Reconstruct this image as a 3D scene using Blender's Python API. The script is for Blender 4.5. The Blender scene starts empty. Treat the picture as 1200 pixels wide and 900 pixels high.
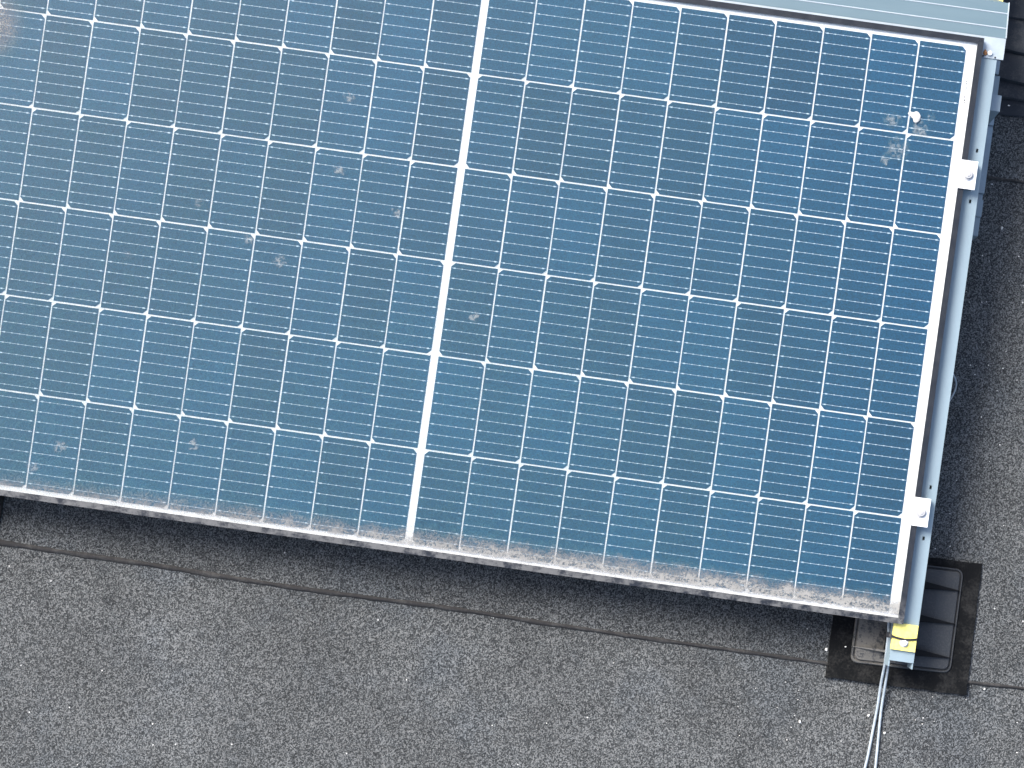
import bpy, bmesh, math, random
import numpy as np
from mathutils import Matrix, Vector

random.seed(7)
scene = bpy.context.scene
COL = scene.collection
R = math.radians

# ------------------------------------------------------------------ camera
TILT = R(8.0)                     # slope of the panel against the flat roof
PZ = 0.190                        # height of the panel's middle above the roof
PANEL = Matrix.Translation((0, 0, PZ)) @ Matrix.Rotation(TILT, 4, 'X')
F_PX = 2300.0                     # focal length in photo pixels (photo 1200 x 900)
ROTV = Vector((-0.01650168, -0.01625727, -0.14046678))
TRV = Vector((-0.11322396, 0.21724691, -3.47385543))
RC = Matrix.Rotation(ROTV.length, 4, ROTV.normalized())
CAMW = PANEL @ (Matrix.Translation(TRV) @ RC).inverted()
cd = bpy.data.cameras.new('camera')
cam = bpy.data.objects.new('camera', cd)
COL.objects.link(cam)
cam.matrix_world = CAMW
cd.sensor_width = 36.0
cd.lens = 36.0 * F_PX / 1200.0
cd.clip_start = 0.05
cd.clip_end = 2000.0
scene.camera = cam

# ------------------------------------------------------------------ light
SUN_DIR = Vector((-0.80, 0.46, 0.98)).normalized()      # from the scene towards the sun
world = bpy.data.worlds.new('World')
scene.world = world
world.use_nodes = True
wn = world.node_tree
bg = wn.nodes['Background']
sky = wn.nodes.new('ShaderNodeTexSky')
sky.sky_type = 'NISHITA'
sky.sun_disc = False
sky.sun_elevation = math.asin(SUN_DIR.z)
sky.sun_rotation = math.atan2(SUN_DIR.x, SUN_DIR.y)
sky.air_density = 1.0
sky.dust_density = 4.0
sky.ozone_density = 0.6
wn.links.new(sky.outputs[0], bg.inputs[0])
bg.inputs[1].default_value = 0.075
sl = bpy.data.lights.new('sun', 'SUN')
sl.energy = 1.5
sl.angle = R(30)
sl.color = (1.0, 0.985, 0.955)
sun = bpy.data.objects.new('sun', sl)
COL.objects.link(sun)
sun.rotation_euler = (-SUN_DIR).to_track_quat('-Z', 'Y').to_euler()
scene.view_settings.view_transform = 'Standard'
scene.view_settings.look = 'None'
scene.view_settings.gamma = 1.0
scene.view_settings.use_curve_mapping = False
scene.view_settings.exposure = 2.15
scene.render.engine = 'CYCLES'
scene.cycles.transparent_max_bounces = 12

# ------------------------------------------------------------------ pixels to points
def ray(px, py):
    o = CAMW.translation
    d = (CAMW.to_3x3() @ Vector(((px - 600) / F_PX, -(py - 450) / F_PX, -1))).normalized()
    return o, d
def loc(px, py, z=0.0):           # point on the plane parallel to the panel, panel coordinates
    o, d = ray(px, py)
    inv = PANEL.inverted()
    o = inv @ o
    d = inv.to_3x3() @ d
    t = (z - o.z) / d.z
    return o + d * t
def gnd(px, py, z=0.0):           # point at height z above the roof
    o, d = ray(px, py)
    t = (z - o.z) / d.z
    return o + d * t

# ------------------------------------------------------------------ node helpers
class NT:
    def __init__(s, name):
        s.m = bpy.data.materials.new(name)
        s.m.use_nodes = True
        s.t = s.m.node_tree
        s.t.nodes.clear()
        s.out = s.t.nodes.new('ShaderNodeOutputMaterial')
    def n(s, typ, props=None, **inp):
        nd = s.t.nodes.new('ShaderNode' + typ)
        for k, v in (props or {}).items():
            setattr(nd, k, v)
        for k, v in inp.items():
            key = k.replace('_', ' ')
            s.put(nd.inputs[key], v)
        return nd
    def put(s, sock, v):
        if isinstance(v, bpy.types.NodeSocket):
            s.t.links.new(v, sock)
        elif isinstance(v, bpy.types.Node):
            s.t.links.new(v.outputs[0], sock)
        else:
            if sock.type == 'RGBA' and len(v) == 3:
                v = (*v, 1)
            sock.default_value = v
    def math(s, op, a, b=0.0, c=0.0, clamp=False):
        nd = s.t.nodes.new('ShaderNodeMath')
        nd.operation = op
        nd.use_clamp = clamp
        for i, v in enumerate((a, b, c)):
            s.put(nd.inputs[i], v)
        return nd.outputs[0]
    def ss(s, v, lo, hi, a=0.0, b=1.0):
        nd = s.t.nodes.new('ShaderNodeMapRange')
        nd.interpolation_type = 'SMOOTHSTEP'
        for i, x in enumerate((v, lo, hi, a, b)):
            s.put(nd.inputs[i], x)
        return nd.outputs[0]
    def mix(s, f, a, b):
        nd = s.t.nodes.new('ShaderNodeMix')
        nd.data_type = 'RGBA'
        s.put(nd.inputs[0], f)
        s.put(nd.inputs[6], a)
        s.put(nd.inputs[7], b)
        return nd.outputs[2]
    def coord(s, kind='Object'):
        return s.t.nodes.new('ShaderNodeTexCoord').outputs[kind]
    def pos(s):
        return s.t.nodes.new('ShaderNodeNewGeometry').outputs['Position']
    def noise(s, vec, scale, detail=2.0, rough=0.5, dist=0.0):
        nd = s.n('TexNoise', None, Vector=vec, Scale=scale, Detail=detail, Roughness=rough, Distortion=dist)
        return nd.outputs['Fac']
    def voro(s, vec, scale, feature='F1', out='Distance'):
        nd = s.n('TexVoronoi', {'feature': feature}, Vector=vec, Scale=scale)
        return nd.outputs[out]
    def xyz(s, vec):
        nd = s.n('SeparateXYZ', None, Vector=vec)
        return nd.outputs
    def bump(s, h, strength, dist):
        return s.n('Bump', None, Height=h, Strength=strength, Distance=dist).outputs[0]
    def pbsdf(s, **k):
        nd = s.n('BsdfPrincipled', None, **k)
        return nd.outputs[0]
    def done(s, shader):
        s.t.links.new(shader, s.out.inputs[0])
        return s.m

def mat_plain(name, col, rough=0.6, metal=0.0, var=0.12, scale=60.0, spec=0.5, bump=0.0, bscale=400.0):
    t = NT(name)
    p = t.pos()
    f = t.noise(p, scale, 4.0, 0.6)
    lo = tuple(c * (1 - var) for c in col)
    hi = tuple(min(1, c * (1 + var)) for c in col)
    f2 = t.ss(f, 0.3, 0.7)
    c = t.mix(f2, lo, hi)
    rr = t.ss(f, 0.2, 0.8, max(0.02, rough - 0.08), min(1, rough + 0.08))
    kw = dict(Base_Color=c, Roughness=rr, Metallic=metal)
    if bump:
        kw['Normal'] = t.bump(t.noise(p, bscale, 3.0), bump, 0.001)
    nd = t.n('BsdfPrincipled', None, **kw)
    nd.inputs['Specular IOR Level'].default_value = spec
    return t.done(nd.outputs[0])

# roof membrane with mineral granules
def mat_roof(name, dark=1.0, seed=0.0):
    dark *= 0.71
    t = NT(name)
    p = t.n('VectorMath', {'operation': 'ADD'}, Vector=t.pos())
    p.inputs[1].default_value = (seed, seed * 1.7, 0)
    p = p.outputs[0]
    g1 = t.noise(p, 480.0, 2.0, 0.7)
    cellc = t.n('TexVoronoi', None, Vector=p, Scale=450.0)
    gc = t.n('RGBToBW', None, Color=cellc.outputs['Color']).outputs[0]
    g = t.math('ADD', t.math('MULTIPLY', gc, 0.42), t.math('MULTIPLY', g1, 0.78))
    gran = t.ss(g, 0.31, 0.86)
    big = t.noise(p, 3.1, 5.0, 0.62, 0.4)
    mid = t.noise(p, 16.0, 4.0, 0.6)
    tone = t.math('ADD', t.ss(big, 0.3, 0.72, 0.80, 1.10), t.math('MULTIPLY', t.math('SUBTRACT', mid, 0.5), 0.35))
    base = t.n('ValToRGB', None, Fac=gran)
    cr = base.color_ramp
    cr.elements[0].color = (0.006 * dark, 0.0072 * dark, 0.0082 * dark, 1)
    cr.elements[1].color = (0.225 * dark, 0.232 * dark, 0.232 * dark, 1)
    e = cr.elements.new(0.5)
    e.color = (0.056 * dark, 0.061 * dark, 0.0635 * dark, 1)
    blue = t.mix(t.ss(t.noise(p, 5.5, 4.0, 0.65), 0.48, 0.68), (1, 1, 1), (0.92, 0.955, 1.0))
    c = t.n('VectorMath', {'operation': 'SCALE'}, Vector=base.outputs[0], Scale=tone).outputs[0]
    c = t.n('VectorMath', {'operation': 'MULTIPLY'}, Vector=c)
    t.put(c.inputs[1], blue)
    # a rare pale chip of quartz between the granules
    chip = t.n('TexVoronoi', None, Vector=p, Scale=150.0)
    cb = t.n('SeparateXYZ', None, Vector=chip.outputs['Color']).outputs
    on = t.math('MULTIPLY', t.math('GREATER_THAN', cb[0], 0.997), t.math('LESS_THAN', chip.outputs['Distance'], 0.23))
    c = t.mix(t.math('MULTIPLY', on, 0.75), c.outputs[0], (0.5, 0.5, 0.49))
    h = t.math('ADD', t.math('MULTIPLY', gc, 0.6), t.math('MULTIPLY', g1, 0.8))
    nrm = t.bump(h, 0.75, 0.0012)
    nd = t.n('BsdfPrincipled', None, Base_Color=c, Roughness=0.9, Normal=nrm)
    nd.inputs['Specular IOR Level'].default_value = 0.3
    return t.done(nd.outputs[0])

def mat_bitumen(name, col=(0.022, 0.023, 0.025), dust=0.25):
    t = NT(name)
    p = t.pos()
    a = t.noise(p, 26.0, 5.0, 0.65)
    b = t.noise(p, 260.0, 3.0, 0.6)
    f = t.math('MULTIPLY', t.ss(t.math('ADD', a, t.math('MULTIPLY', t.math('SUBTRACT', b, 0.5), 0.6)), 0.42, 0.75), dust)
    c = t.mix(f, col, (0.17, 0.165, 0.155))
    nd = t.n('BsdfPrincipled', None, Base_Color=c, Roughness=0.75, Normal=t.bump(b, 0.4, 0.001))
    nd.inputs['Specular IOR Level'].default_value = 0.08
    return t.done(nd.outputs[0])

def dust_colour(t, p, lo=(0.165, 0.164, 0.160), hi=(0.30, 0.298, 0.292)):
    a = t.noise(p, 90.0, 4.0, 0.6)
    return t.mix(a, lo, hi)

# anodised frame, grey with settled dust on the low side
def mat_frame():
    t = NT('black_anodised_frame')
    p = t.coord()
    x, y, z = t.xyz(p)
    n1 = t.noise(p, 55.0, 5.0, 0.65)
    n2 = t.noise(p, 300.0, 3.0, 0.6)
    low = t.ss(y, -0.47, -0.512, 0.0, 1.0)
    m = t.math('ADD', n1, t.math('MULTIPLY', t.math('SUBTRACT', n2, 0.5), 0.35))
    patch = t.ss(m, 0.34, 0.58)
    d = t.math('MULTIPLY', low, t.math('MULTIPLY', patch, 0.34))
    d = t.math('ADD', d, t.math('MULTIPLY', t.ss(n1, 0.3, 0.75), 0.05), clamp=True)
    c = t.mix(d, (0.010, 0.013, 0.019), dust_colour(t, p))
    r = t.math('ADD', 0.42, t.math('MULTIPLY', d, 0.4))
    nd = t.n('BsdfPrincipled', None, Base_Color=c, Roughness=r)
    nd.inputs['Specular IOR Level'].default_value = 0.3
    return t.done(nd.outputs[0])

SPOTS = [(410, 114, 9, .45), (398, 199, 9, .5), (464, 250, 8, .45), (292, 281, 9, .5), (328, 306, 10, .55),
         (557, 370, 9, .55), (70, 524, 11, .5), (227, 521, 9, .5), (232, 238, 8, .3), (38, 548, 12, .4),
         (1052, 175, 22, .30), (1078, 152, 15, .38), (1046, 140, 14, .34), (1036, 188, 9, .4), (1090, 138, 10, .25),
         (836, 130, 7, .25), (150, 300, 9, .22), (720, 480, 8, .2), (604, 660, 6, .2)]

def mat_glass_top():
    t = NT('dusty_solar_glass')
    p = t.coord()
    x, y, z = t.xyz(p)
    fine = t.noise(p, 420.0, 3.0, 0.7)
    mid = t.noise(p, 48.0, 5.0, 0.65)
    big = t.noise(p, 2.6, 4.0, 0.55)
    grain = t.ss(fine, 0.32, 0.68, 0.25, 1.75)
    # thin film of dust, thicker towards the far and the low end, washed clean by the rain in places
    film = t.ss(big, 0.3, 0.7, 0.0, 0.035)
    film = t.math('ADD', film, t.ss(x, 0.95, 0.15, 0.0, 0.105))
    film = t.math('ADD', film, t.ss(x, 0.05, -0.85, 0.0, 0.045))
    film = t.math('ADD', film, t.ss(y, 0.35, -0.5, 0.0, 0.045))
    cq = loc(-14, 28, 0.003)
    cdist = t.n('VectorMath', {'operation': 'DISTANCE'}, Vector=p)
    cdist.inputs[1].default_value = (cq.x, cq.y, cq.z)
    corner = t.ss(cdist.outputs['Value'], 0.095, 0.01, 0.0, 0.30)  # pale sheen at the far upper corner, painted into the film
    film = t.math('ADD', film, corner)
    film = t.math('MULTIPLY', film, t.ss(mid, 0.25, 0.8, 0.7, 1.35))
    film = t.math('MULTIPLY', film, grain)
    # dirt left behind the low frame bar
    d = t.math('ADD', y, 0.5105)
    wob = t.math('ADD', t.math('MULTIPLY', t.math('SUBTRACT', t.noise(p, 30.0, 5.0, 0.65), 0.5), 0.034),
                 t.math('MULTIPLY', t.math('SUBTRACT', t.noise(p, 210.0, 3.0, 0.6), 0.5), 0.020))
    hgt = t.ss(x, -0.7, 0.86, 0.0145, 0.0255)
    e = t.math('SUBTRACT', t.math('ADD', d, wob), hgt)
    band = t.ss(e, 0.006, -0.006)
    wear = t.noise(p, 230.0, 4.0, 0.75)
    clump = t.noise(p, 42.0, 4.0, 0.6)
    gap = t.ss(t.math('ADD', wear, t.math('MULTIPLY', t.math('SUBTRACT', clump, 0.5), 0.45)), 0.45, 0.52, 0.06, 1.0)
    band = t.math('MULTIPLY', band, t.math('MULTIPLY', gap, t.ss(x, -0.6, 0.3, 0.50, 0.86)))
    wash = t.ss(t.math('ADD', d, t.math('MULTIPLY', t.math('SUBTRACT', mid, 0.5), 0.004)), 0.0040, 0.0062, 0.06, 1.0)
    band = t.math('MULTIPLY', band, wash)
    haze = t.math('MULTIPLY', t.ss(t.math('ADD', d, wob), 0.052, 0.012, 0.0, 1.0), t.math('MULTIPLY', t.ss(x, -0.9, 0.8, 0.10, 0.30), t.ss(fine, 0.32, 0.68, 0.35, 1.55)))
    f = t.math('MAXIMUM', t.math('ADD', film, t.math('MULTIPLY', haze, wash)), band)
    # dried droppings
    warp = t.n('VectorMath', {'operation': 'SCALE'}, Vector=t.n('TexNoise', None, Vector=p, Scale=130.0, Detail=3.0).outputs['Color'], Scale=0.022)
    pw = t.n('VectorMath', {'operation': 'ADD'}, Vector=p)
    t.put(pw.inputs[1], warp.outputs[0])
    spot = None
    for (px, py, r, s) in SPOTS:
        q = loc(px, py, 0.003)
        dn = t.n('VectorMath', {'operation': 'DISTANCE'}, Vector=pw.outputs[0])
        dn.inputs[1].default_value = (q.x + 0.011, q.y + 0.011, q.z + 0.011)
        rr = r * 0.0015
        k = t.ss(dn.outputs['Value'], rr, rr * 0.15, 0.0, min(0.7, s * 1.15))
        k = t.math('MULTIPLY', k, t.ss(t.noise(p, 170.0, 3.0, 0.7), 0.36, 0.56))
        f = t.math('MAXIMUM', f, k)
        spot = k if spot is None else t.math('MAXIMUM', spot, k)
    f = t.math('MINIMUM', f, 0.9)
    fr = t.n('Fresnel', None, IOR=1.28).outputs[0]
    tr = t.n('BsdfTransparent', None, Color=(0.99, 0.995, 0.995)).outputs[0]
    gl = t.n('BsdfGlossy', None, Color=(1, 1, 1), Roughness=0.06).outputs[0]
    g = t.n('MixShader', None)
    t.put(g.inputs[0], fr)
    t.put(g.inputs[1], tr)
    t.put(g.inputs[2], gl)
    dc = t.mix(t.math('MAXIMUM', t.ss(band, 0.05, 0.3), t.math('MAXIMUM', t.ss(haze, 0.03, 0.2), t.ss(corner, 0.02, 0.25))), (0.10, 0.215, 0.245), dust_colour(t, p, (0.21, 0.208, 0.20), (0.375, 0.37, 0.355)))
    dc = t.mix(t.ss(spot, 0.08, 0.3), dc, (0.34, 0.38, 0.39))
    df = t.n('BsdfDiffuse', None, Color=dc, Roughness=0.9).outputs[0]
    o = t.n('MixShader', None)
    t.put(o.inputs[0], f)
    t.put(o.inputs[1], g.outputs[0])
    t.put(o.inputs[2], df)
    return t.done(o.outputs[0])

def mat_glass_under():
    t = NT('clear_glass_underside')
    return t.done(t.n('BsdfTransparent', None, Color=(0.995, 0.998, 0.998)).outputs[0])

def mat_cell():
    t = NT('monocrystalline_silicon')
    oi = t.n('ObjectInfo')
    p = t.coord()
    w = t.pos()
    f = t.noise(w, 330.0, 3.0, 0.8)
    b = t.noise(w, 9.0, 3.0, 0.6)
    k = t.math('ADD', t.ss(f, 0.3, 0.7, 0.70, 1.30), t.math('MULTIPLY', t.math('SUBTRACT', b, 0.5), 0.35))
    k = t.math('MULTIPLY', k, t.ss(oi.outputs['Random'], 0.0, 1.0, 0.87, 1.13))
    c = t.n('VectorMath', {'operation': 'SCALE'}, Vector=(0.0065, 0.065, 0.132), Scale=k).outputs[0]
    return t.done(t.pbsdf(Base_Color=c, Roughness=0.5, Metallic=0.0))

def mat_metal(name, col, rough, metal, grime=0.25, streak=(1, 1, 1)):
    t = NT(name)
    p = t.pos()
    mp = t.n('Mapping', None, Vector=p)
    mp.inputs['Scale'].default_value = streak
    a = t.noise(mp.outputs[0], 30.0, 5.0, 0.65)
    b = t.noise(p, 350.0, 3.0, 0.6)
    v = t.math('ADD', t.math('MULTIPLY', a, 0.75), t.math('MULTIPLY', b, 0.25))
    f = t.ss(v, 0.35, 0.7)
    lo = tuple(c * (1 - grime) for c in col)
    c = t.mix(f, lo, col)
    r = t.ss(a, 0.3, 0.7, rough - 0.07, rough + 0.1)
    return t.done(t.pbsdf(Base_Color=c, Roughness=r, Metallic=metal, Normal=t.bump(b, 0.08, 0.0005)))

def mat_tray():
    t = NT('dusty_grey_plastic')
    p = t.pos()
    x, y, z = t.xyz(p)
    cx = gnd(1056, 740, 0.03).x
    a = t.noise(p, 60.0, 5.0, 0.65)
    b = t.noise(p, 300.0, 3.0, 0.65)
    side = t.ss(x, cx + 0.02, cx - 0.02)
    mud = t.math('MULTIPLY', side, t.ss(t.math('ADD', a, t.math('MULTIPLY', t.math('SUBTRACT', b, 0.5), 0.5)), 0.36, 0.52))
    d = t.math('ADD', t.math('MULTIPLY', mud, 0.8), t.math('MULTIPLY', t.ss(b, 0.45, 0.7), 0.16), clamp=True)
    c = t.mix(d, (0.024, 0.027, 0.031), (0.115, 0.110, 0.100))
    return t.done(t.pbsdf(Base_Color=c, Roughness=0.72, Normal=t.bump(b, 0.35, 0.001)))

M = {
    'roof': mat_roof('granulated_roofing', 1.0, 0.0),
    'roof2': mat_roof('granulated_roofing_upper', 0.92, 3.3),
    'bitumen': mat_bitumen('smooth_bitumen', (0.031, 0.030, 0.030), 0.22),
    'strip': mat_bitumen('black_roofing_strip', (0.024, 0.028, 0.034), 0.16),
    'rubber': mat_bitumen('black_rubber', (0.0045, 0.005, 0.0056), 0.10),
    'tray': mat_tray(),
    'fin': mat_plain('black_plastic_shade', (0.004, 0.0042, 0.005), 0.7, 0.0, 0.3, spec=0.15),
    'frame': mat_frame(),
    'glass': mat_glass_top(),
    'glass_u': mat_glass_under(),
    'cell': mat_cell(),
    'back': mat_plain('white_backsheet', (0.87, 0.88, 0.88), 0.5, 0.0, 0.02),
    'ribbon': mat_plain('tinned_ribbon', (0.55, 0.66, 0.75), 0.45, 0.1, 0.12, 300.0),
    'ink': mat_plain('grey_ink', (0.06, 0.06, 0.06), 0.7, 0.0, 0.3, 500.0),
    'rail': mat_metal('zinc_coated_steel', (0.20, 0.265, 0.305), 0.55, 0.0, 0.10, (1, 0.25, 1)),
    'profile': mat_metal('weathered_zinc', (0.24, 0.31, 0.36), 0.55, 0.0, 0.2),
    'deflector': mat_metal('coated_sheet_steel', (0.082, 0.130, 0.157), 0.5, 0.0, 0.06, (0.2, 1, 1)),
    'sheet_lip': mat_metal('lit_sheet_steel', (0.33, 0.38, 0.42), 0.45, 0.1, 0.12),  # lighter copy of the sheet: light on flange and ribs put into the colour
    'clamp': mat_metal('milled_aluminium', (0.66, 0.67, 0.67), 0.4, 0.1, 0.06),
    'steel': mat_metal('stainless_steel', (0.42, 0.42, 0.42), 0.4, 0.1, 0.15),
    'yellow': mat_plain('yellow_plastic', (0.72, 0.62, 0.17), 0.5, 0.0, 0.12, 160.0),
    'black': mat_plain('black_nylon', (0.012, 0.012, 0.013), 0.5, 0.0, 0.2),
    'cable': mat_plain('grey_cable_sheath', (0.26, 0.30, 0.33), 0.5, 0.0, 0.15, 120.0),
    'rust': mat_plain('rusty_steel', (0.28, 0.13, 0.05), 0.85, 0.0, 0.4, 300.0, bump=0.4),
    'dropping': mat_plain('dried_dropping', (0.50, 0.49, 0.47), 0.9, 0.0, 0.35, 400.0, bump=0.6),
    'stone': mat_plain('pale_stone', (0.66, 0.65, 0.62), 0.8, 0.0, 0.2, 300.0),
}

# ------------------------------------------------------------------ mesh helpers
def mesh_obj(name, verts, faces, mats, parent=None, mat_idx=None, smooth=False):
    me = bpy.data.meshes.new(name)
    me.from_pydata([tuple(v) for v in verts], [], faces)
    for m in (mats if isinstance(mats, (list, tuple)) else [mats]):
        me.materials.append(M[m])
    if mat_idx:
        for p, i in zip(me.polygons, mat_idx):
            p.material_index = i
    bm = bmesh.new()
    bm.from_mesh(me)
    bmesh.ops.recalc_face_normals(bm, faces=bm.faces)
    bm.to_mesh(me)
    bm.free()
    if smooth:
        for p in me.polygons:
            p.use_smooth = True
    o = bpy.data.objects.new(name, me)
    COL.objects.link(o)
    if parent is not None:
        o.parent = parent
    return o

def bm_obj(name, bm, mat, parent=None, smooth=False, bevel=0.0, seg=2):
    if bevel:
        bmesh.ops.bevel(bm, geom=[e for e in bm.edges if len(e.link_faces) == 2 and e.calc_face_angle(0) > 0.6],
                        offset=bevel, segments=seg, affect='EDGES', profile=0.5)
    bmesh.ops.recalc_face_normals(bm, faces=bm.faces)
    me = bpy.data.meshes.new(name)
    bm.to_mesh(me)
    bm.free()
    me.materials.append(M[mat])
    if smooth:
        for p in me.polygons:
            p.use_smooth = True
    o = bpy.data.objects.new(name, me)
    COL.objects.link(o)
    if parent is not None:
        o.parent = parent
    return o

def add_box(bm, lo, hi):
    vs = [bm.verts.new((x, y, z)) for z in (lo[2], hi[2]) for y in (lo[1], hi[1]) for x in (lo[0], hi[0])]
    for f in ((0, 2, 3, 1), (4, 5, 7, 6), (0, 1, 5, 4), (2, 6, 7, 3), (0, 4, 6, 2), (1, 3, 7, 5)):
        bm.faces.new([vs[i] for i in f])
    return vs

def add_prism(bm, loop, z0, z1):
    a = [bm.verts.new((x, y, z0)) for x, y in loop]
    b = [bm.verts.new((x, y, z1)) for x, y in loop]
    n = len(loop)
    bm.faces.new(a[::-1])
    bm.faces.new(b)
    for i in range(n):
        bm.faces.new((a[i], a[(i + 1) % n], b[(i + 1) % n], b[i]))

def extrude_x(bm, prof, x0, x1):       # closed (y, z) profile pulled along x
    a = [bm.verts.new((x0, y, z)) for y, z in prof]
    b = [bm.verts.new((x1, y, z)) for y, z in prof]
    n = len(prof)
    bm.faces.new(a)
    bm.faces.new(b[::-1])
    for i in range(n):
        bm.faces.new((a[i], b[i], b[(i + 1) % n], a[(i + 1) % n]))

def circle(cx, cy, r, n=20, ph=0.0):
    return [(cx + r * math.cos(ph + 2 * math.pi * i / n), cy + r * math.sin(ph + 2 * math.pi * i / n)) for i in range(n)]

def smooth_path(pts, sub=8):
    P = [Vector(p) for p in pts]
    out = []
    for i in range(len(P) - 1):
        p0 = P[max(i - 1, 0)]; p1 = P[i]; p2 = P[i + 1]; p3 = P[min(i + 2, len(P) - 1)]
        for k in range(sub):
            t = k / sub
            out.append(0.5 * ((2 * p1) + (p2 - p0) * t + (2 * p0 - 5 * p1 + 4 * p2 - p3) * t * t + (3 * p1 - p0 - 3 * p2 + p3) * t ** 3))
    out.append(P[-1])
    return out

def tube(name, pts, r, mat, parent=None, n=10, sub=8):
    path = smooth_path(pts, sub)
    bm = bmesh.new()
    rings = []
    for i, p in enumerate(path):
        d = (path[min(i + 1, len(path) - 1)] - path[max(i - 1, 0)]).normalized()
        u = d.cross(Vector((0, 0, 1)))
        if u.length < 1e-4:
            u = Vector((1, 0, 0))
        u.normalize()
        v = u.cross(d).normalized()
        rings.append([bm.verts.new(p + (u * math.cos(2 * math.pi * k / n) + v * math.sin(2 * math.pi * k / n)) * r) for k in range(n)])
    for a, b in zip(rings, rings[1:]):
        for k in range(n):
            bm.faces.new((a[k], a[(k + 1) % n], b[(k + 1) % n], b[k]))
    bm.faces.new(rings[0])
    bm.faces.new(rings[-1][::-1])
    return bm_obj(name, bm, mat, parent, smooth=True)

def tag(o, label, cat, group=None):
    o['label'] = label
    o['category'] = cat
    if group:
        o['group'] = group
    return o

def thing(name, label, cat, matrix, group=None):
    o = bpy.data.objects.new(name, None)
    o.empty_display_size = 0.05
    COL.objects.link(o)
    o.matrix_world = matrix
    return tag(o, label, cat, group)

def on_panel(x, y, z):
    return PANEL @ Matrix.Translation((x, y, z))

# ------------------------------------------------------------------ roof
def wav(x, a=0.00028, s=0.0):
    return a * (math.sin(x * 13 + s) + 0.6 * math.sin(x * 41 + 2 * s) + 0.35 * math.sin(x * 131 + 3 * s))

roof = mesh_obj('roof', [(-400, -400, 0), (400, -400, 0), (400, 400, 0), (-400, 400, 0)], [(0, 1, 2, 3)], 'roof')
roof['kind'] = 'structure'

def lap_line(pix, z, x0, x1, step=0.012):
    P = [gnd(px, py, z) for px, py in pix]
    xs = [p.x for p in P]
    ys = [p.y for p in P]
    sl0 = (ys[1] - ys[0]) / (xs[1] - xs[0])
    sl1 = (ys[-1] - ys[-2]) / (xs[-1] - xs[-2])
    out = []
    n = int((x1 - x0) / step)
    for i in range(n + 1):
        x = x0 + (x1 - x0) * i / n
        if x < xs[0]:
            y = ys[0] + 0.25 * sl0 * (x - xs[0])
        elif x > xs[-1]:
            y = ys[-1] + 0.25 * sl1 * (x - xs[-1])
        else:
            y = float(np.interp(x, xs, ys))
        out.append((x, y))
    ysm = np.array([o[1] for o in out])
    k = np.ones(9) / 9
    pad = np.concatenate([np.full(4, ysm[0]), ysm, np.full(4, ysm[-1])])
    ysm = np.convolve(pad, k, 'valid')
    return [(x, y) for (x, _), y in zip(out, ysm)]

SEAM = [(0, 635), (66, 645), (160, 658.5), (300, 681.5), (400, 695.5), (450, 702), (550, 715.5), (600, 724), (800, 753.5), (965, 776.5), (1050, 788), (1132, 799), (1200, 806.5)]
seam = lap_line(SEAM, 0.004, -1.6, 1.9)
seam = [(x, y + wav(x)) for x, y in seam]
def lapped_sheet(name, front, z0, z1, mat, yback):
    n = len(front)
    v = [(x, y, z1) for x, y in front] + [(x, y - 0.001, z0) for x, y in front] + [(front[0][0], yback, z1), (front[-1][0], yback, z1)]
    f = [tuple(list(range(n)) + [2 * n + 1, 2 * n])]
    f += [(n + i, n + i + 1, i + 1, i) for i in range(n - 1)]
    o = mesh_obj(name, v, f, mat)
    o['kind'] = 'structure'
    return o
sheet = lapped_sheet('roof_membrane', seam, 0.0, 0.0045, 'roof2', 3.0)

# the bead of bitumen pressed out along the lap
def bead(name, front, w0, w1, z, parent, s=0.0, mat='bitumen', hh=0.0028):
    bm = bmesh.new()
    rings = []
    n = len(front)
    for i, (x, y) in enumerate(front):
        t = i / (n - 1)
        w = (w0 + (w1 - w0) * t) * (1 + 0.10 * math.sin(x * 31 + s) + 0.12 * math.sin(x * 83 + s * 2) + 0.08 * math.sin(x * 190))
        w = max(w, 0.0015)
        up = 0.45 * w
        rings.append([bm.verts.new(c) for c in ((x, y - 0.62 * w, 0.0), (x, y - 0.5 * w, z * 0.75), (x, y - 0.15 * w, z + hh), (x, y + up * 0.6, z + hh * 0.9), (x, y + up, z - 0.001))])
    for a, b in zip(rings, rings[1:]):
        for k in range(4):
            bm.faces.new((a[k], b[k], b[k + 1], a[k + 1]))
    return bm_obj(name, bm, mat, parent, smooth=True)
bead('lap_bead', seam, 0.0115, 0.0042, 0.0045, sheet, hh=0.0014)

lapB = [(x, y + wav(x, 0.0007, 2)) for x, y in lap_line([(1120, 203), (1160, 208.5), (1200, 213.5)], 0.008, 0.4, 1.9)]
sheetB = lapped_sheet('roof_membrane', lapB, 0.0045, 0.0085, 'roof2', 3.0)
bead('lap_bead', lapB, 0.006, 0.006, 0.0085, sheetB, 4.0, hh=0.0012)

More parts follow.
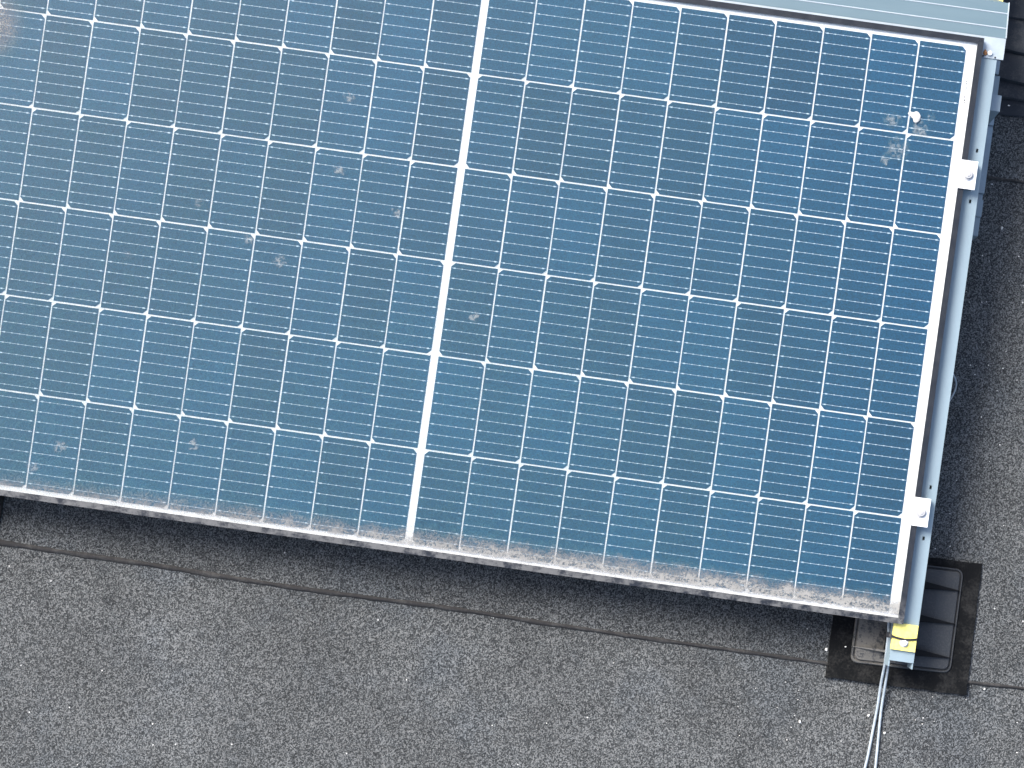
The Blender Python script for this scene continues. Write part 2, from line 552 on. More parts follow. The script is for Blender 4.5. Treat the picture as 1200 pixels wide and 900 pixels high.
# ------------------------------------------------------------------ smooth black strips lapped over one another beside the deflector
STRIPS = [[(1140, 131), (1176, 133.5), (1200, 136)], [(1140, 107), (1171, 112), (1200, 117)], [(1140, 84), (1172, 91.5), (1200, 98.5)],
          [(1150, 51), (1180, 56), (1200, 60.5)], [(1160, 11), (1184, 17), (1200, 21.5)], [(1165, -28), (1184, -24), (1200, -20)], [(1165, -68), (1184, -64), (1200, -60)]]
q0 = gnd(1180, 70, 0.02)
strips = thing('roofing_strips', 'smooth black roofing strips lapped over one another beside the wind deflector', 'roofing strips',
               Matrix.Translation((q0.x, q0.y, 0.0085)))
for i, pix in enumerate(STRIPS):
    zf = 0.005 if i == 0 else 0.014
    x0 = gnd(1120, 80, 0.01).x
    fr = [(x, y + wav(x, 0.0016, i * 1.3)) for x, y in lap_line(pix, 0.0085 + zf + 0.003, x0, x0 + 0.75)]
    back = 0.085 if i else 0.05
    bm = bmesh.new()
    rows = []
    for x, y in fr:
        lift = 0.004 * math.sin(x * 9 + i * 2.1) + 0.002 * math.sin(x * 27 + i)
        zz = zf + (lift if i else 0)
        pts = [(y, 0.0), (y - 0.0012, zz * 0.6), (y + 0.001, zz), (y + 0.02, zz - 0.001 - 0.2 * zz), (y + back, 0.0005)]
        rows.append([bm.verts.new((x - q0.x, py - q0.y, max(pz, 0.0004))) for py, pz in pts])
    for a, b in zip(rows, rows[1:]):
        for k in range(4):
            bm.faces.new((a[k], b[k], b[k + 1], a[k + 1]))
    bm_obj('strip', bm, 'strip', strips, smooth=False)

# ------------------------------------------------------------------ solar panel
HB, CW, CG, CHH = 0.0071, 0.0822, 0.0028, 0.1652
XC = HB + 10 * CW + 9 * CG            # outer edge of the cells
YC = 3 * CHH + 2.5 * CG
LIP = 0.0104
XO = XC + 0.0176 + LIP                # outer edge of the frame
YO = YC + 0.0084 + LIP
ZT = 0.0046                           # top of the frame lip (cells lie at 0)
ZB = -0.0130                          # underside of the frame
panel = thing('solar_panel', 'large blue solar panel of half-cut cells with a dusty lower edge', 'solar panel', PANEL)

# frame: four mitred bars
PROF = [(0, ZT), (LIP, ZT), (LIP, ZT - 0.0014), (0.002, ZT - 0.0014), (0.002, ZB + 0.0015), (0.024, ZB + 0.0015), (0.024, ZB), (0, ZB)]
def frame_bar(side):
    bm = bmesh.new()
    A, B = [], []
    for d, z in PROF:
        if side in 'tb':
            y = (YO - d) * (1 if side == 't' else -1)
            A.append(bm.verts.new((-(XO - d), y, z)))
            B.append(bm.verts.new(((XO - d), y, z)))
        else:
            x = (XO - d) * (1 if side == 'r' else -1)
            A.append(bm.verts.new((x, -(YO - d) + 0.0003, z)))
            B.append(bm.verts.new((x, (YO - d) - 0.0003, z)))
    n = len(PROF)
    bm.faces.new(A)
    bm.faces.new(B[::-1])
    for i in range(n):
        bm.faces.new((A[i], B[i], B[(i + 1) % n], A[(i + 1) % n]))
    return bm_obj('frame_bar', bm, 'frame', panel)
for s in 'tbrl':
    o = frame_bar(s)
    if s == 'b':
        o['label'] = 'lower frame bar caked with grey dust'

bm = bmesh.new()
add_box(bm, (-XO + 0.004, -YO + 0.004, -0.0030), (XO - 0.004, YO - 0.004, -0.0012))
bm_obj('backsheet', bm, 'back', panel)

bm = bmesh.new()
add_box(bm, (-XO + 0.004, -YO + 0.004, 0.0012), (XO - 0.004, YO - 0.004, 0.0030))
glass = bm_obj('glass', bm, 'glass', panel)
glass.data.materials.append(M['glass_u'])
for p in glass.data.polygons:
    p.material_index = 0 if p.normal.z > 0.5 else 1

# cells: half-cut wafers, two clipped corners on one long side
CH = 0.0067
def cell_mesh(side):
    w, h = CW / 2, CHH / 2
    if side > 0:
        l = [(-w, -h), (w - CH, -h), (w, -h + CH), (w, h - CH), (w - CH, h), (-w, h)]
    else:
        l = [(-w + CH, -h), (w, -h), (w, h), (-w + CH, h), (-w, h - CH), (-w, -h + CH)]
    bm = bmesh.new()
    add_prism(bm, l, -0.0010, 0.0)
    o = bm_obj('cell', bm, 'cell')
    return o
def busbar_mesh(jit):
    bm = bmesh.new()
    w = CW / 2
    rr = random.Random(jit)
    for k in range(9):
        y = (k - 4) * CHH / 9 + rr.uniform(-0.0003, 0.0003)
        add_box(bm, (-w + 0.0012, y - 0.00030, 0.00005), (w - 0.0012, y + 0.00030, 0.00030))
        for j in range(6):
            x = -w + 0.0062 + j * (CW - 0.0124) / 5
            big = 1.5 if j in (0, 5) else 1.0
            add_box(bm, (x - 0.0013 * big, y - 0.0007 * big, 0.0001), (x + 0.0013 * big, y + 0.0007 * big, 0.00042))
    return bm_obj('busbar', bm, 'ribbon')
cm = {1: cell_mesh(1), -1: cell_mesh(-1)}
bbs = [busbar_mesh(i) for i in range(4)]
first_cell = {1: True, -1: True}
first_bus = [True] * 4
for half in (1, -1):
    for r in range(6):
        for c in range(10):
            side = half * (1 if r % 2 == 0 else -1)
            x = half * (HB + CW / 2 + c * (CW + CG)) + random.uniform(-0.0002, 0.0002)
            y = YC - CHH / 2 - r * (CHH + CG) + random.uniform(-0.0002, 0.0002)
            if first_cell[side]:
                o = cm[side]
                first_cell[side] = False
            else:
                o = cm[side].copy()
                COL.objects.link(o)
            o.parent = panel
            o.location = (x, y, 0)
            k = random.randrange(4)
            if first_bus[k]:
                b = bbs[k]
                first_bus[k] = False
            else:
                b = bbs[k].copy()
                COL.objects.link(b)
            b.parent = o
            b.location = (0, 0, 0)
# printed serial on the white margin: too small to read
p0 = loc(1133.6, 92, 0.0); p1 = loc(1129.3, 127, 0.0)
bm = bmesh.new()
rr = random.Random(5)
marks = [0.0, 0.10, 0.15, 0.20, 0.27, 0.32, 0.37, 0.47, 0.53, 0.60, 0.64, 0.70, 0.74, 0.79, 0.97]
for t in marks:
    q = p0.lerp(p1, t)
    for k in range(2):
        dx = rr.uniform(-0.0022, -0.0006); dy = rr.uniform(-0.0007, 0.0007)
        add_box(bm, (q.x + dx - 0.0001, q.y + dy - 0.00045, -0.0011), (q.x + dx + rr.uniform(0.0014, 0.0028), q.y + dy + 0.00045, -0.0010 + k * 0.0001))
bm_obj('serial_print', bm, 'ink', panel)

# ------------------------------------------------------------------ mounting rail under the panel's end
RTOP = ZB - 0.0004                    # top of the rail
RH = 0.040
xr = loc(1095.0, 600, RTOP).x
RX1 = xr
RX0 = xr - 0.0435
RY0 = loc(1057, 775.5, RTOP).y
RY1 = loc(1160, 50, RTOP).y
HOLES = [loc(px, py, RTOP) for px, py in ((1144.7, 176.5), (1136.6, 236), (1091, 571), (1082.5, 631))]
def build_rail(label, mirror=False):
    sx = -1 if mirror else 1
    xa, xb = (RX0, RX1)
    bx, by, bz = sx * (xa + xb) / 2, RY0, RTOP - RH
    t = thing('mounting_rail', label, 'rail', on_panel(bx, by, bz), 'rails under the panel ends')
    w = (xb - xa) / 2
    L = RY1 - RY0
    th = 0.0022
    # top plate with punched slots
    bm = bmesh.new()
    hw, hh = 0.0020, 0.0034
    hx = 0.0093 * sx
    hy = sorted(q.y - by for q in HOLES)
    xs = [-w, hx - hw, hx + hw, w]
    ys = [0.0] + [c + k * hh for c in hy for k in (-1, 1)] + [L]
    V = [[[bm.verts.new((x, y, z)) for y in ys] for x in xs] for z in (RH - th, RH)]
    for i in range(3):
        for j in range(len(ys) - 1):
            if i == 1 and j % 2 == 1:
                for (a, c) in (((i, j), (i + 1, j)), ((i + 1, j), (i + 1, j + 1)), ((i + 1, j + 1), (i, j + 1)), ((i, j + 1), (i, j))):
                    bm.faces.new((V[0][a[0]][a[1]], V[0][c[0]][c[1]], V[1][c[0]][c[1]], V[1][a[0]][a[1]]))
                continue
            for z in (0, 1):
                bm.faces.new((V[z][i][j], V[z][i + 1][j], V[z][i + 1][j + 1], V[z][i][j + 1]))
    for j in range(len(ys) - 1):
        for i in (0, 3):
            bm.faces.new((V[0][i][j], V[0][i][j + 1], V[1][i][j + 1], V[1][i][j]))
    for i in range(3):
        for j in (0, len(ys) - 1):
            bm.faces.new((V[0][i][j], V[0][i + 1][j], V[1][i + 1][j], V[1][i][j]))
    bm_obj('top_plate', bm, 'rail', t)
    for s in (-1, 1):
        bm = bmesh.new()
        a, b = sorted((s * w, s * (w - th)))
        add_box(bm, (a, -0.011, 0.0), (b, L, RH - th - 0.0002))
        bm_obj('side_wall', bm, 'rail', t)
        bm = bmesh.new()
        a, b = sorted((s * (w - th - 0.0002), s * (w - 0.012)))
        add_box(bm, (a, 0.045, 0.0), (b, L, th))
        bm_obj('bottom_flange', bm, 'rail', t)
    return t
build_rail('pale zinc mounting rail with punched slots running under the panel edge beside the clamps')
build_rail('pale zinc mounting rail under the panel end farthest from the clamps', True)

# ------------------------------------------------------------------ end clamps
def build_clamp(cx_px, label):
    c = loc(*cx_px, ZT)
    x0 = XO - LIP - 0.0005
    x1 = loc(cx_px[0] + 10.4, cx_px[1], ZT).x
    bx = (RX0 + RX1) / 2
    t = thing('end_clamp', label, 'clamp', on_panel(bx, c.y, RTOP), 'end clamps')
    h = ZT - RTOP
    hy = 0.0252
    bm = bmesh.new()
    prof = [(x0 - bx, h + 0.0003), (x0 - bx, h + 0.0038), (x1 - bx, h + 0.0038), (x1 - bx, 0.0), (x1 - bx - 0.0035, 0.0),
            (x1 - bx - 0.0035, h + 0.0003)]
    a = [bm.verts.new((x, -hy, z)) for x, z in prof]
    b = [bm.verts.new((x, hy, z)) for x, z in prof]
    bm.faces.new(a)
    bm.faces.new(b[::-1])
    for i in range(len(prof)):
        bm.faces.new((a[i], b[i], b[(i + 1) % len(prof)], a[(i + 1) % len(prof)]))
    bm_obj('plate', bm, 'clamp', t, bevel=0.0007, seg=2)
    kx = loc(cx_px[0], cx_px[1], ZT).x - bx
    bm = bmesh.new()
    add_prism(bm, circle(kx, 0, 0.0068, 24), h + 0.0056, h + 0.0098)
    add_prism(bm, circle(kx, 0, 0.0040, 12), 0.0, h + 0.0030)
    bo = bm_obj('bolt', bm, 'steel', t, bevel=0.0006)
    bm = bmesh.new()
    add_prism(bm, circle(kx, 0, 0.0038, 6, 0.3), h + 0.0099, h + 0.0108)
    bm_obj('hex_socket', bm, 'steel', bo)
    bm = bmesh.new()
    add_prism(bm, circle(kx, 0, 0.0098, 28), h + 0.0039, h + 0.0055)
    bm_obj('washer', bm, 'steel', bo, bevel=0.0004)
    return t
build_clamp((1133.5, 205), 'silver end clamp holding the panel edge just below the printed serial number')
build_clamp((1078.3, 600), 'silver end clamp holding the panel edge above the yellow block')

# ------------------------------------------------------------------ yellow block bolted to the rail end, tie and cables
yc = loc(1058.8, 747, RTOP)
def yellow_block(pxc, w, l, label, lift=0.006):
    c = loc(pxc[0], pxc[1], RTOP)
    t = thing('end_block', label, 'block', on_panel(c.x, c.y, RTOP), 'yellow end blocks')
    bm = bmesh.new()
    add_box(bm, (-w / 2, -l / 2, 0.0002), (w / 2, l / 2, lift))
    bm_obj('block', bm, 'yellow', t, bevel=0.0008)
    bm = bmesh.new()
    add_prism(bm, circle(0, -0.0095, 0.0079, 26), lift + 0.0002, lift + 0.0018)
    wa = bm_obj('washer', bm, 'steel', t, bevel=0.0004)
    bm = bmesh.new()
    add_prism(bm, circle(0.0005, -0.0092, 0.0050, 6, 0.2), lift + 0.0019, lift + 0.0062)
    bm_obj('bolt_head', bm, 'clamp', wa, bevel=0.0009)
    return t
yellow_block((1059.3, 746.5), 0.0432, 0.0470, 'yellow plastic block bolted to the low rail end above the grey cables')

tz = RTOP + 0.0068
tie = []
for px, py, dz in ((1043.6, 744, -0.030), (1041.6, 744.2, -0.006), (1043.5, 744.6, 0.0012), (1052, 747.6, 0.0006), (1062, 749.6, 0.0004), (1072.2, 749.4, 0.0004), (1074.6, 749.2, -0.006), (1074.2, 749.2, -0.034)):
    p = loc(px, py, tz)
    tie.append(Vector((p.x, p.y, tz + dz)))
base = tie[3].copy()
base.z = RTOP + 0.006
ti = thing('cable_tie', 'black nylon cable tie wrapped around the yellow block and the cables', 'cable tie', on_panel(*base))
path = smooth_path([p - base for p in tie], 6)
bm = bmesh.new()
rows = []
for i, p in enumerate(path):
    d = (path[min(i + 1, len(path) - 1)] - path[max(i - 1, 0)]).normalized()
    u = Vector((0, 1, 0))
    nrm = u.cross(d).normalized()
    hw = 0.0026 if i < 14 else 0.0018
    rows.append([bm.verts.new(p + u * a + nrm * b) for a, b in ((-hw, 0), (hw, 0), (hw, -0.0012), (-hw, -0.0012))])
for a, b in zip(rows, rows[1:]):
    for k in range(4):
        bm.faces.new((a[k], b[k], b[(k + 1) % 4], a[(k + 1) % 4]))
bm.faces.new(rows[0])
bm.faces.new(rows[-1][::-1])
bm_obj('strap', bm, 'black', ti)
h0 = tie[1] - base
bm = bmesh.new()
add_box(bm, (h0.x - 0.004, h0.y - 0.0045, h0.z - 0.001), (h0.x + 0.0035, h0.y + 0.0045, h0.z + 0.0055))
bm_obj('tie_head', bm, 'black', ti, bevel=0.0006)

def cable(name, pix, r, label, group=None):
    P = [gnd(px, py, z) for px, py, z in pix]
    b = P[0].copy()
    o = tube(name, [p - b for p in P], r, 'cable', n=12)
    o.location = b
    return tag(o, label, 'cable', group)
cable('cable', [(1052, 690, 0.080), (1047, 712, 0.080), (1041.8, 728, 0.078), (1041.0, 742, 0.073), (1038.6, 765, 0.060), (1036.6, 780, 0.045), (1032.6, 800, 0.024), (1028.6, 826, 0.008), (1024, 850.5, 0.0045), (1014, 898.7, 0.003), (1000, 945, 0.0025), (985, 985, 0.0025)], 0.0025,
      'light grey cable leaving the yellow block, the one bending farther away from the rubber foot', 'cables from the rail end')
cable('cable', [(1055, 690, 0.076), (1049, 712, 0.076), (1043.6, 728, 0.074), (1043.0, 742, 0.068), (1041.6, 765, 0.054), (1040.6, 780, 0.040), (1037.3, 802.5, 0.021), (1033.4, 826.5, 0.007), (1031, 847, 0.0045), (1026, 898.7, 0.003), (1020, 945, 0.0025), (1013, 985, 0.0025)], 0.0025,
      'light grey cable leaving the yellow block, the straighter of the two strands', 'cables from the rail end')
cable('cable', [(1095, 405, 0.10), (1108, 425, 0.085), (1116.8, 438.5, 0.075), (1120.2, 447.5, 0.068), (1119.3, 457, 0.068), (1113, 469, 0.078), (1100, 485, 0.10)], 0.0016,
      'thin grey cable loop bulging out from under the mounting rail')

# ------------------------------------------------------------------ black rubber foot on the roof
def build_foot(label, shift=0.0, y_shift=0.0, z0=0.0):
    fq = [gnd(*p, 0.006) for p in ((1150.5, 661), (1132, 815), (967.5, 793.5), (986, 640))]
    tq = [gnd(*p, 0.016) for p in ((1130.5, 667), (1114.5, 789.5), (996.5, 776), (1012.5, 653))]
    cx = sum(p.x for p in fq) / 4
    cy = sum(p.y for p in fq) / 4
    t = thing('rubber_foot', label, 'foot', Matrix.Translation((cx + shift, cy + y_shift, z0)), 'rubber feet under the rails')
    P = [(p.x - cx, p.y - cy) for p in fq]
    bm = bmesh.new()
    # slightly wavy flange
    lp = []
    for i in range(4):
        a, b = P[i], P[(i + 1) % 4]
        for k in range(10):
            u = k / 10
            lp.append((a[0] + (b[0] - a[0]) * u + 0.0007 * math.sin(i * 3 + k * 1.9), a[1] + (b[1] - a[1]) * u + 0.0007 * math.cos(i * 5 + k * 2.3)))
    add_prism(bm, lp[::-1], 0.0002, 0.0090)
    bm_obj('flange', bm, 'rubber', t)
    Q = [Vector((p.x - cx, p.y - cy)) for p in tq]
    def rounded(off, rad):
        out = []
        c = sum(Q, Vector((0, 0))) / 4
        for i in range(4):
            p, a, b = Q[i], Q[i - 1], Q[(i + 1) % 4]
            da = (a - p).normalized(); db = (b - p).normalized()
            p = p + (da + db) * off
            for k in range(7):
                th = k / 6
                s = p + da * rad; e = p + db * rad
                m = p + (da + db) * rad * 0.29
                out.append(s.lerp(p, th).lerp(p.lerp(e, th), th))
        return out
    # rim, groove, tray: concentric rounded rings
    rings = [(0.0, 0.016, 0.0091), (0.0012, 0.016, 0.0135), (0.0030, 0.014, 0.0135), (0.0038, 0.013, 0.0092), (0.0056, 0.012, 0.0092), (0.0070, 0.011, 0.0150), (0.045, 0.010, 0.0215)]
    bm = bmesh.new()
    rv = []
    for off, rad, z in rings:
        rv.append([bm.verts.new((p.x, p.y, z)) for p in rounded(off, rad)])
    for a, b in zip(rv, rv[1:]):
        n = len(a)
        for k in range(n):
            bm.faces.new((a[k], b[k], b[(k + 1) % n], a[(k + 1) % n]))
    bm.faces.new(rv[-1][::-1])
    tray = bm_obj('tray', bm, 'tray', t)
    # saddle that carries the rail
    rxm = (RX0 + RX1) / 2
    sx = rxm - cx
    wr = (RX1 - RX0) / 2
    def zrail(y):          # underside of the rail above the roof
        yl = y / math.cos(TILT)
        return PZ + (y) * math.tan(TILT) + (RTOP - RH) / math.cos(TILT)
    y0 = Q[2].y + 0.022
    y1 = Q[0].y - 0.016
    bm = bmesh.new()
    vs = add_box(bm, (sx - wr + 0.003, y0, 0.018), (sx + wr - 0.003, y1, 0.05))
    for v in vs:
        if v.co.z > 0.04:
            v.co.z = zrail(v.co.y + cy) - 0.0004
    bm_obj('saddle', bm, 'fin', t)
    # fins tapering from the saddle down to the tray rim
    for s, pix in ((1, ((1125, 692.5), (1119.5, 731.5), (1113.5, 771))), (-1, ((1001, 716), (1000, 757.5)))):
        for px, py in pix:
            e = gnd(px, py, 0.02)
            ex, ey = e.x - cx, e.y - cy
            x_in = sx + s * (wr - 0.004)
            hz = 0.040
            dirx = Vector((ex - x_in, 0.0))
            bm = bmesh.new()
            yb = ey + (ex - x_in) * 0.02
            wi, wo = (0.0085 if s > 0 else 0.0026), 0.0006
            v = [bm.verts.new(c) for c in ((x_in, yb - wi, 0.012), (x_in, yb + wi, 0.012), (ex, ey - wo, 0.012), (ex, ey + wo, 0.012),
                                          (x_in, yb - wi * 0.85, hz), (x_in, yb + wi * 0.85, hz), (ex, ey - wo, 0.0185), (ex, ey + wo, 0.0185))]
            for f in ((0, 2, 3, 1), (4, 5, 7, 6), (0, 1, 5, 4), (2, 6, 7, 3), (0, 4, 6, 2), (1, 3, 7, 5)):
                bm.faces.new([v[i] for i in f])
            bm_obj('fin', bm, 'fin' if s > 0 else 'tray', tray)  # right-hand fins black: shaded rib sides put into the colour
        # small clip teeth next to the rail
        if s > 0:
            for px, py in ((1088, 676), (1086, 697), (1084, 718), (1082, 737), (1079.5, 756), (1077, 776)):
                e = gnd(px, py, 0.03)
                ex, ey = e.x - cx, e.y - cy
                bm = bmesh.new()
                x_in = sx + wr - 0.004
                add_prism(bm, [(x_in, ey - 0.0035), (x_in + 0.019, ey - 0.0010), (x_in + 0.019, ey + 0.0010), (x_in, ey + 0.0035)], 0.014, 0.034)
                bm_obj('tooth', bm, 'fin', tray)
    return t
build_foot('black rubber foot with finned grey tray under the rail end with the yellow block')
build_foot('black rubber foot under the rail at the panel end farthest from the clamps', -(RX0 + RX1))

# ------------------------------------------------------------------ wind deflector behind the high edge
DX1 = loc(1175.5, 71, RTOP + 0.002).x
DX0 = -0.93
FY0 = loc(1176, 70.5, RTOP + 0.002).y      # front edge of the flange
FY1 = loc(1177.5, 45.5, RTOP + 0.002).y    # bend
FZ = RTOP + 0.0005
th = 0.0016
defl = thing('wind_deflector', 'pale blue-grey sheet metal wind deflector along the high edge of the panel', 'wind deflector', on_panel(DX1, FY1, FZ))
ang = R(13)
dy, dz = math.cos(ang), -math.sin(ang)
ny, nz = math.sin(ang), math.cos(ang)
def plate_len(py, x):      # length down the slope at which pixel row py meets the plate, right end
    best, bl = 1e9, 0
    for i in range(600):
        s = i * 0.0005
        P = PANEL @ Vector((DX1, FY1 + dy * s, FZ + th + dz * s))
        v = CAMW.inverted() @ P
        yy = 450 - F_PX * v.y / -v.z
        if abs(yy - py) < best:
            best, bl = abs(yy - py), s
    return bl
SLEN = plate_len(4.0, 0)
s1 = plate_len(34.0, 0)
s2 = plate_len(16.5, 0)
bm = bmesh.new()
add_box(bm, (DX0 - DX1, FY0 - FY1, 0), (0, 0.0, th))
bm_obj('flange', bm, 'sheet_lip', defl)
bm = bmesh.new()
prof = [(0.0003, 0.0), (0.0003, th), (dy * SLEN + ny * th, dz * SLEN + nz * th), (dy * SLEN, dz * SLEN)]
extrude_x(bm, prof, DX0 - DX1, 0)
back = bm_obj('back_plate', bm, 'deflector', defl)
for s in (s1, s2):
    w = 0.0013
    bm = bmesh.new()
    pr = []
    for a, h in ((-w, 0.0002), (-w * 0.5, 0.0010), (w * 0.5, 0.0010), (w, 0.0002)):
        q = s + a
        pr.append((dy * q + ny * (th + h), dz * q + nz * (th + h)))
    extrude_x(bm, pr, DX0 - DX1, -0.0015)
    bm_obj('stiffening_rib', bm, 'sheet_lip', back)
# turned-up edge at the end of the sheet
bm = bmesh.new()
pr = [(ny * (th + 0.0003), nz * (th + 0.0003)), (ny * (th + 0.0022), nz * (th + 0.0022)), (dy * SLEN + ny * (th + 0.0022), dz * SLEN + nz * (th + 0.0022)), (dy * SLEN + ny * (th + 0.0003), dz * SLEN + nz * (th + 0.0003))]
extrude_x(bm, pr, -0.0014, 0.0004)
bm_obj('end_hem', bm, 'sheet_lip', back)
# rear skirt folded down behind
a2 = R(74)
y0_, z0_ = dy * SLEN - 0.0002, dz * SLEN - 0.0004
bm = bmesh.new()
extrude_x(bm, [(y0_, z0_), (y0_ - th, z0_), (y0_ - th + math.cos(a2) * 0.15, z0_ - math.sin(a2) * 0.15), (y0_ + math.cos(a2) * 0.15, z0_ - math.sin(a2) * 0.15)], DX0 - DX1, -0.001)
bm_obj('rear_skirt', bm, 'deflector', defl)
# screw and flaking debris where flange and rail meet
for px, py, r, m, nm, h in ((1159.5, 62.5, 0.0042, 'clamp', 'screw', 0.004), (1166, 67.5, 0.0016, 'black', 'rivet', 0.001), (1152, 65.5, 0.0018, 'black', 'rivet', 0.001)):
    q = loc(px, py, FZ + th)
    bm = bmesh.new()
    add_prism(bm, circle(q.x - DX1, q.y - FY1, r, 8 if r > 0.003 else 10), th + 0.0001, th + h)
    bm_obj(nm, bm, m, defl, bevel=0.0005)

def lump(name, c, r, h, mat, seed, matrix=None, flat=0.0):
    rr = random.Random(seed)
    bm = bmesh.new()
    bmesh.ops.create_icosphere(bm, subdivisions=2, radius=1.0)
    ph = [rr.uniform(0, 6.28) for _ in range(6)]
    for v in bm.verts:
        x, y, z = v.co
        k = 1 + 0.22 * math.sin(2.3 * x + ph[0]) + 0.2 * math.sin(3.1 * y + ph[1]) + 0.14 * math.sin(5 * x * y + ph[2])
        v.co = Vector((x * r * k, y * r * k, max(-flat, z * 0.5 + 0.5) * h * (0.8 + 0.3 * math.sin(4 * x + ph[3]))))
    return bm_obj(name, bm, mat, None, smooth=True)
q = loc(1154.5, 61.5, FZ + th)
o = lump('rust_flake', q, 0.0042, 0.0022, 'rust', 3)
o.matrix_world = on_panel(q.x, q.y, FZ + th + 0.0002)
tag(o, 'orange brown rust flake on the deflector flange at the panel corner', 'rust flake')

# yellow block behind the deflector's lower edge, on the next rail
b2 = gnd(1171, -6, 0.12)
t = thing('end_block', 'yellow plastic block showing behind the wind deflector corner', 'block', Matrix.Translation((b2.x, b2.y, 0.10)) @ Matrix.Rotation(TILT, 4, 'X'), 'yellow end blocks')
ex = gnd(1175.3, 3, 0.11).x - b2.x
ey = gnd(1172, 4.5, 0.11).y - b2.y
bm = bmesh.new()
add_box(bm, (ex - 0.043, ey, 0.0), (ex, ey + 0.047, 0.010))
bm_obj('block', bm, 'yellow', t, bevel=0.0008)
bm = bmesh.new()
add_prism(bm, circle(ex - 0.0215, ey + 0.03, 0.008, 20), 0.0102, 0.0120)
bm_obj('washer', bm, 'steel', t)
bm = bmesh.new()
add_box(bm, (ex - 0.041, ey - 0.002, -0.1001), (ex - 0.002, ey + 0.30, -0.0004))
bm_obj('rail_stub', bm, 'profile', t)

# ------------------------------------------------------------------ galvanised support profile on the roof beside the rail
zp = 0.062
A = gnd(1172, 89.5, zp); B = gnd(1147, 276.5, zp)
mid = (A + B) / 2
L = (A - B).length
rz = math.atan2((A - B).y, (A - B).x) - math.pi / 2
sp = thing('support_profile', 'weathered galvanised support profile on the roof beside the mounting rail', 'support profile',
           Matrix.Translation((mid.x, mid.y, 0.0086)) @ Matrix.Rotation(rz, 4, 'Z'))
hp = zp - 0.0086
W = 0.046
def seg(y0, y1, drop, name='top_plate', inset=0.0, mat='profile'):
    bm = bmesh.new()
    add_box(bm, (-W, y0, hp - 0.0236), (-inset, y1, hp - drop))
    return bm_obj(name, bm, mat, sp)
def yy(py):               # position along the profile for a photo row
    return (A - B).length * ((276.5 - py) / (276.5 - 89.5)) - L / 2
seg(yy(113.5), yy(89.5), 0.0, 'top_plate', 0.0, 'rail')
seg(yy(124.5), yy(113.9), 0.020, 'recess_plate', 0.002)
seg(yy(147.5), yy(124.9), 0.0)
seg(yy(150.5), yy(147.8), 0.004, 'recess_plate')
seg(yy(227), yy(150.8), 0.001)
seg(yy(235), yy(227.3), 0.007, 'recess_plate', 0.001)
seg(yy(254.5), yy(235.3), 0.0, 'top_plate', 0.0, 'rail')
seg(yy(276.5), yy(254.9), 0.0025, 'top_plate', 0.001, 'rail')
for x0, x1 in ((-W, -W + 0.003), (-0.0055, -0.0025)):
    bm = bmesh.new()
    add_box(bm, (x0, -L / 2, 0.0), (x1, L / 2, hp - 0.0238))
    bm_obj('side_wall', bm, 'profile', sp)
bm = bmesh.new()
add_box(bm, (-0.012, yy(88), hp - 0.01), (-0.004, yy(72), hp + 0.004))
bm_obj('bracket', bm, 'profile', sp, bevel=0.001)
# post carrying the high end of the rail on the profile
bm = bmesh.new()
py_ = yy(140)
top = PZ + (mid.y + py_) * math.tan(TILT) + (RTOP - RH) / math.cos(TILT) - 0.0086 - 0.002
add_box(bm, (-W + 0.006, py_ - 0.03, hp + 0.0004), (-0.020, py_ + 0.0, top))
bm_obj('post', bm, 'profile', sp)

# ------------------------------------------------------------------ droppings, stones, grit
q = loc(1073.5, 138.5, 0.0031)
PX = [(1063.5, 132.3), (1067, 130.8), (1070.5, 131.2), (1074, 130.6), (1077.2, 132.4), (1079.3, 136), (1078.6, 140.6), (1076.2, 143.2), (1073.3, 144.6), (1070.6, 142.6), (1069.6, 138.8), (1066.4, 135.6)]
rr = random.Random(4)
outl = [loc(px, py, 0.0031) - q for px, py in PX]
vs, fs = [], []
cen = sum(outl, Vector()) / len(outl)
for lv, (k, hz) in enumerate(((1.0, 0.0), (0.86, 0.0010), (0.6, 0.0017), (0.3, 0.0011))):
    for v in outl:
        w = cen + (v - cen) * k * rr.uniform(0.93, 1.06)
        vs.append((w.x, w.y, hz * rr.uniform(0.6, 1.3)))
n = len(outl)
for lv in range(3):
    for i in range(n):
        fs.append((lv * n + i, lv * n + (i + 1) % n, (lv + 1) * n + (i + 1) % n, (lv + 1) * n + i))
fs.append(tuple(range(3 * n, 4 * n)))
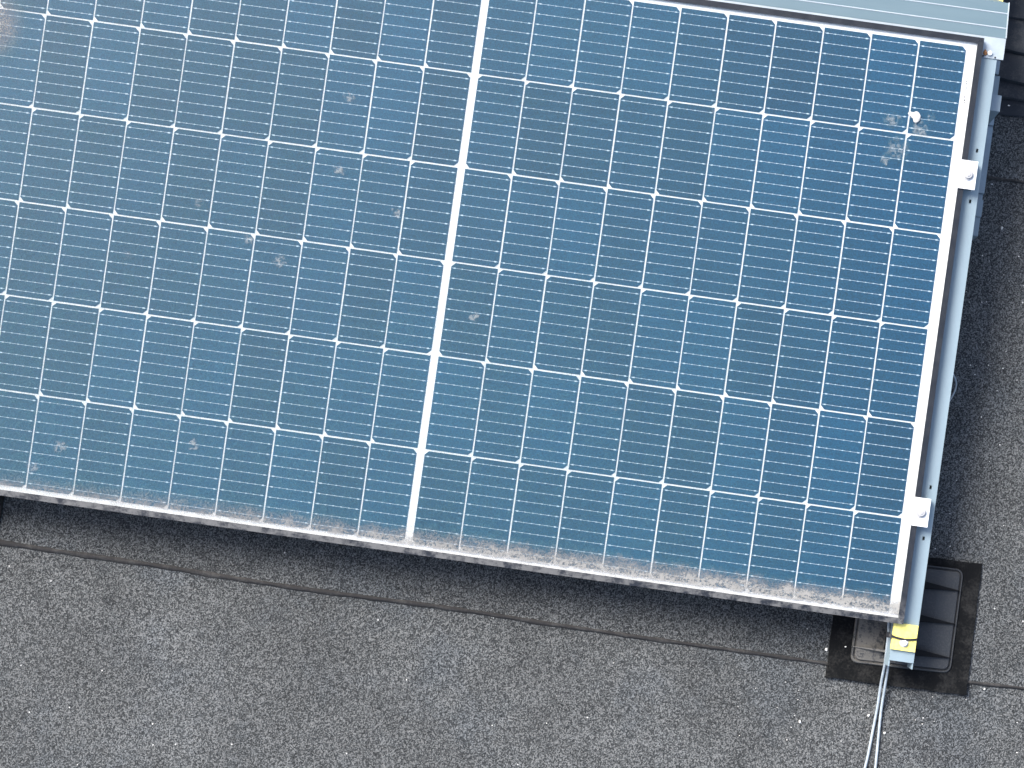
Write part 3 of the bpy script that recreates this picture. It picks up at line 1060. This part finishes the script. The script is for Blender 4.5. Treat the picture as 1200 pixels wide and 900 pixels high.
fs.append(tuple(range(n))[::-1])
o = mesh_obj('bird_dropping', vs, fs, 'dropping', smooth=True)
o.matrix_world = on_panel(q.x, q.y, 0.0031)
tag(o, 'white dried bird dropping on the cells near the panel corner', 'bird dropping')

STONES = [(967.8, 761, 2.1, 'white pebble on the roof next to the rubber foot corner'), (937, 845.5, 1.9, 'white pebble alone on the open roof below the lap'),
          (990.5, 758, 1.2, 'tiny white pebble on the flange of the rubber foot'), (1017.5, 838.5, 1.7, 'white pebble on the roof beside the outer grey cable'),
          (1036.5, 859, 1.6, 'white pebble on the roof beside the inner grey cable'), (1174, 267.5, 1.9, 'white pebble beside the end of the support profile'),
          (1182, 124, 1.3, 'white pebble on the black roofing strips'), (1153.8, 807.5, 1.3, 'white pebble by the lap seam beside the rubber foot')]
for i, (px, py, r, lab) in enumerate(STONES):
    z = 0.0090 if i in (2,) else (0.0135 if i == 6 else (0.0045 if py < 790 and px < 1000 or py < 300 else 0.0))
    q = gnd(px, py, z)
    o = lump('pebble', q, 0.0013 * r, 0.0022 * r, 'stone', 20 + i, flat=0.0)
    o.location = (q.x, q.y, z + 0.0001)
    tag(o, lab, 'pebble', 'white pebbles on the roof')
rr = random.Random(9)
bm = bmesh.new()
for i in range(84):
    if i < 45:
        px, py = rr.uniform(1095, 1200), rr.uniform(290, 660)
    elif i < 66:
        px, py = rr.uniform(860, 1200), rr.uniform(815, 900)
    else:
        px, py = rr.uniform(0, 960), rr.uniform(790, 900)
    z = 0.0045 if py < 700 else 0.0
    q = gnd(px, py, z)
    s = rr.uniform(0.0006, 0.0015)
    m = Matrix.Translation((q.x, q.y, z + s * 0.4)) @ Matrix.Rotation(rr.uniform(0, 6), 4, 'Z') @ Matrix.Diagonal((s, s * rr.uniform(0.6, 1), s * 0.7, 1))
    bmesh.ops.create_icosphere(bm, subdivisions=1, radius=1.0, matrix=m)
g = bm_obj('grit', bm, 'stone')
g['kind'] = 'stuff'
tag(g, 'scattered pale grit lying on the dark roof', 'grit')
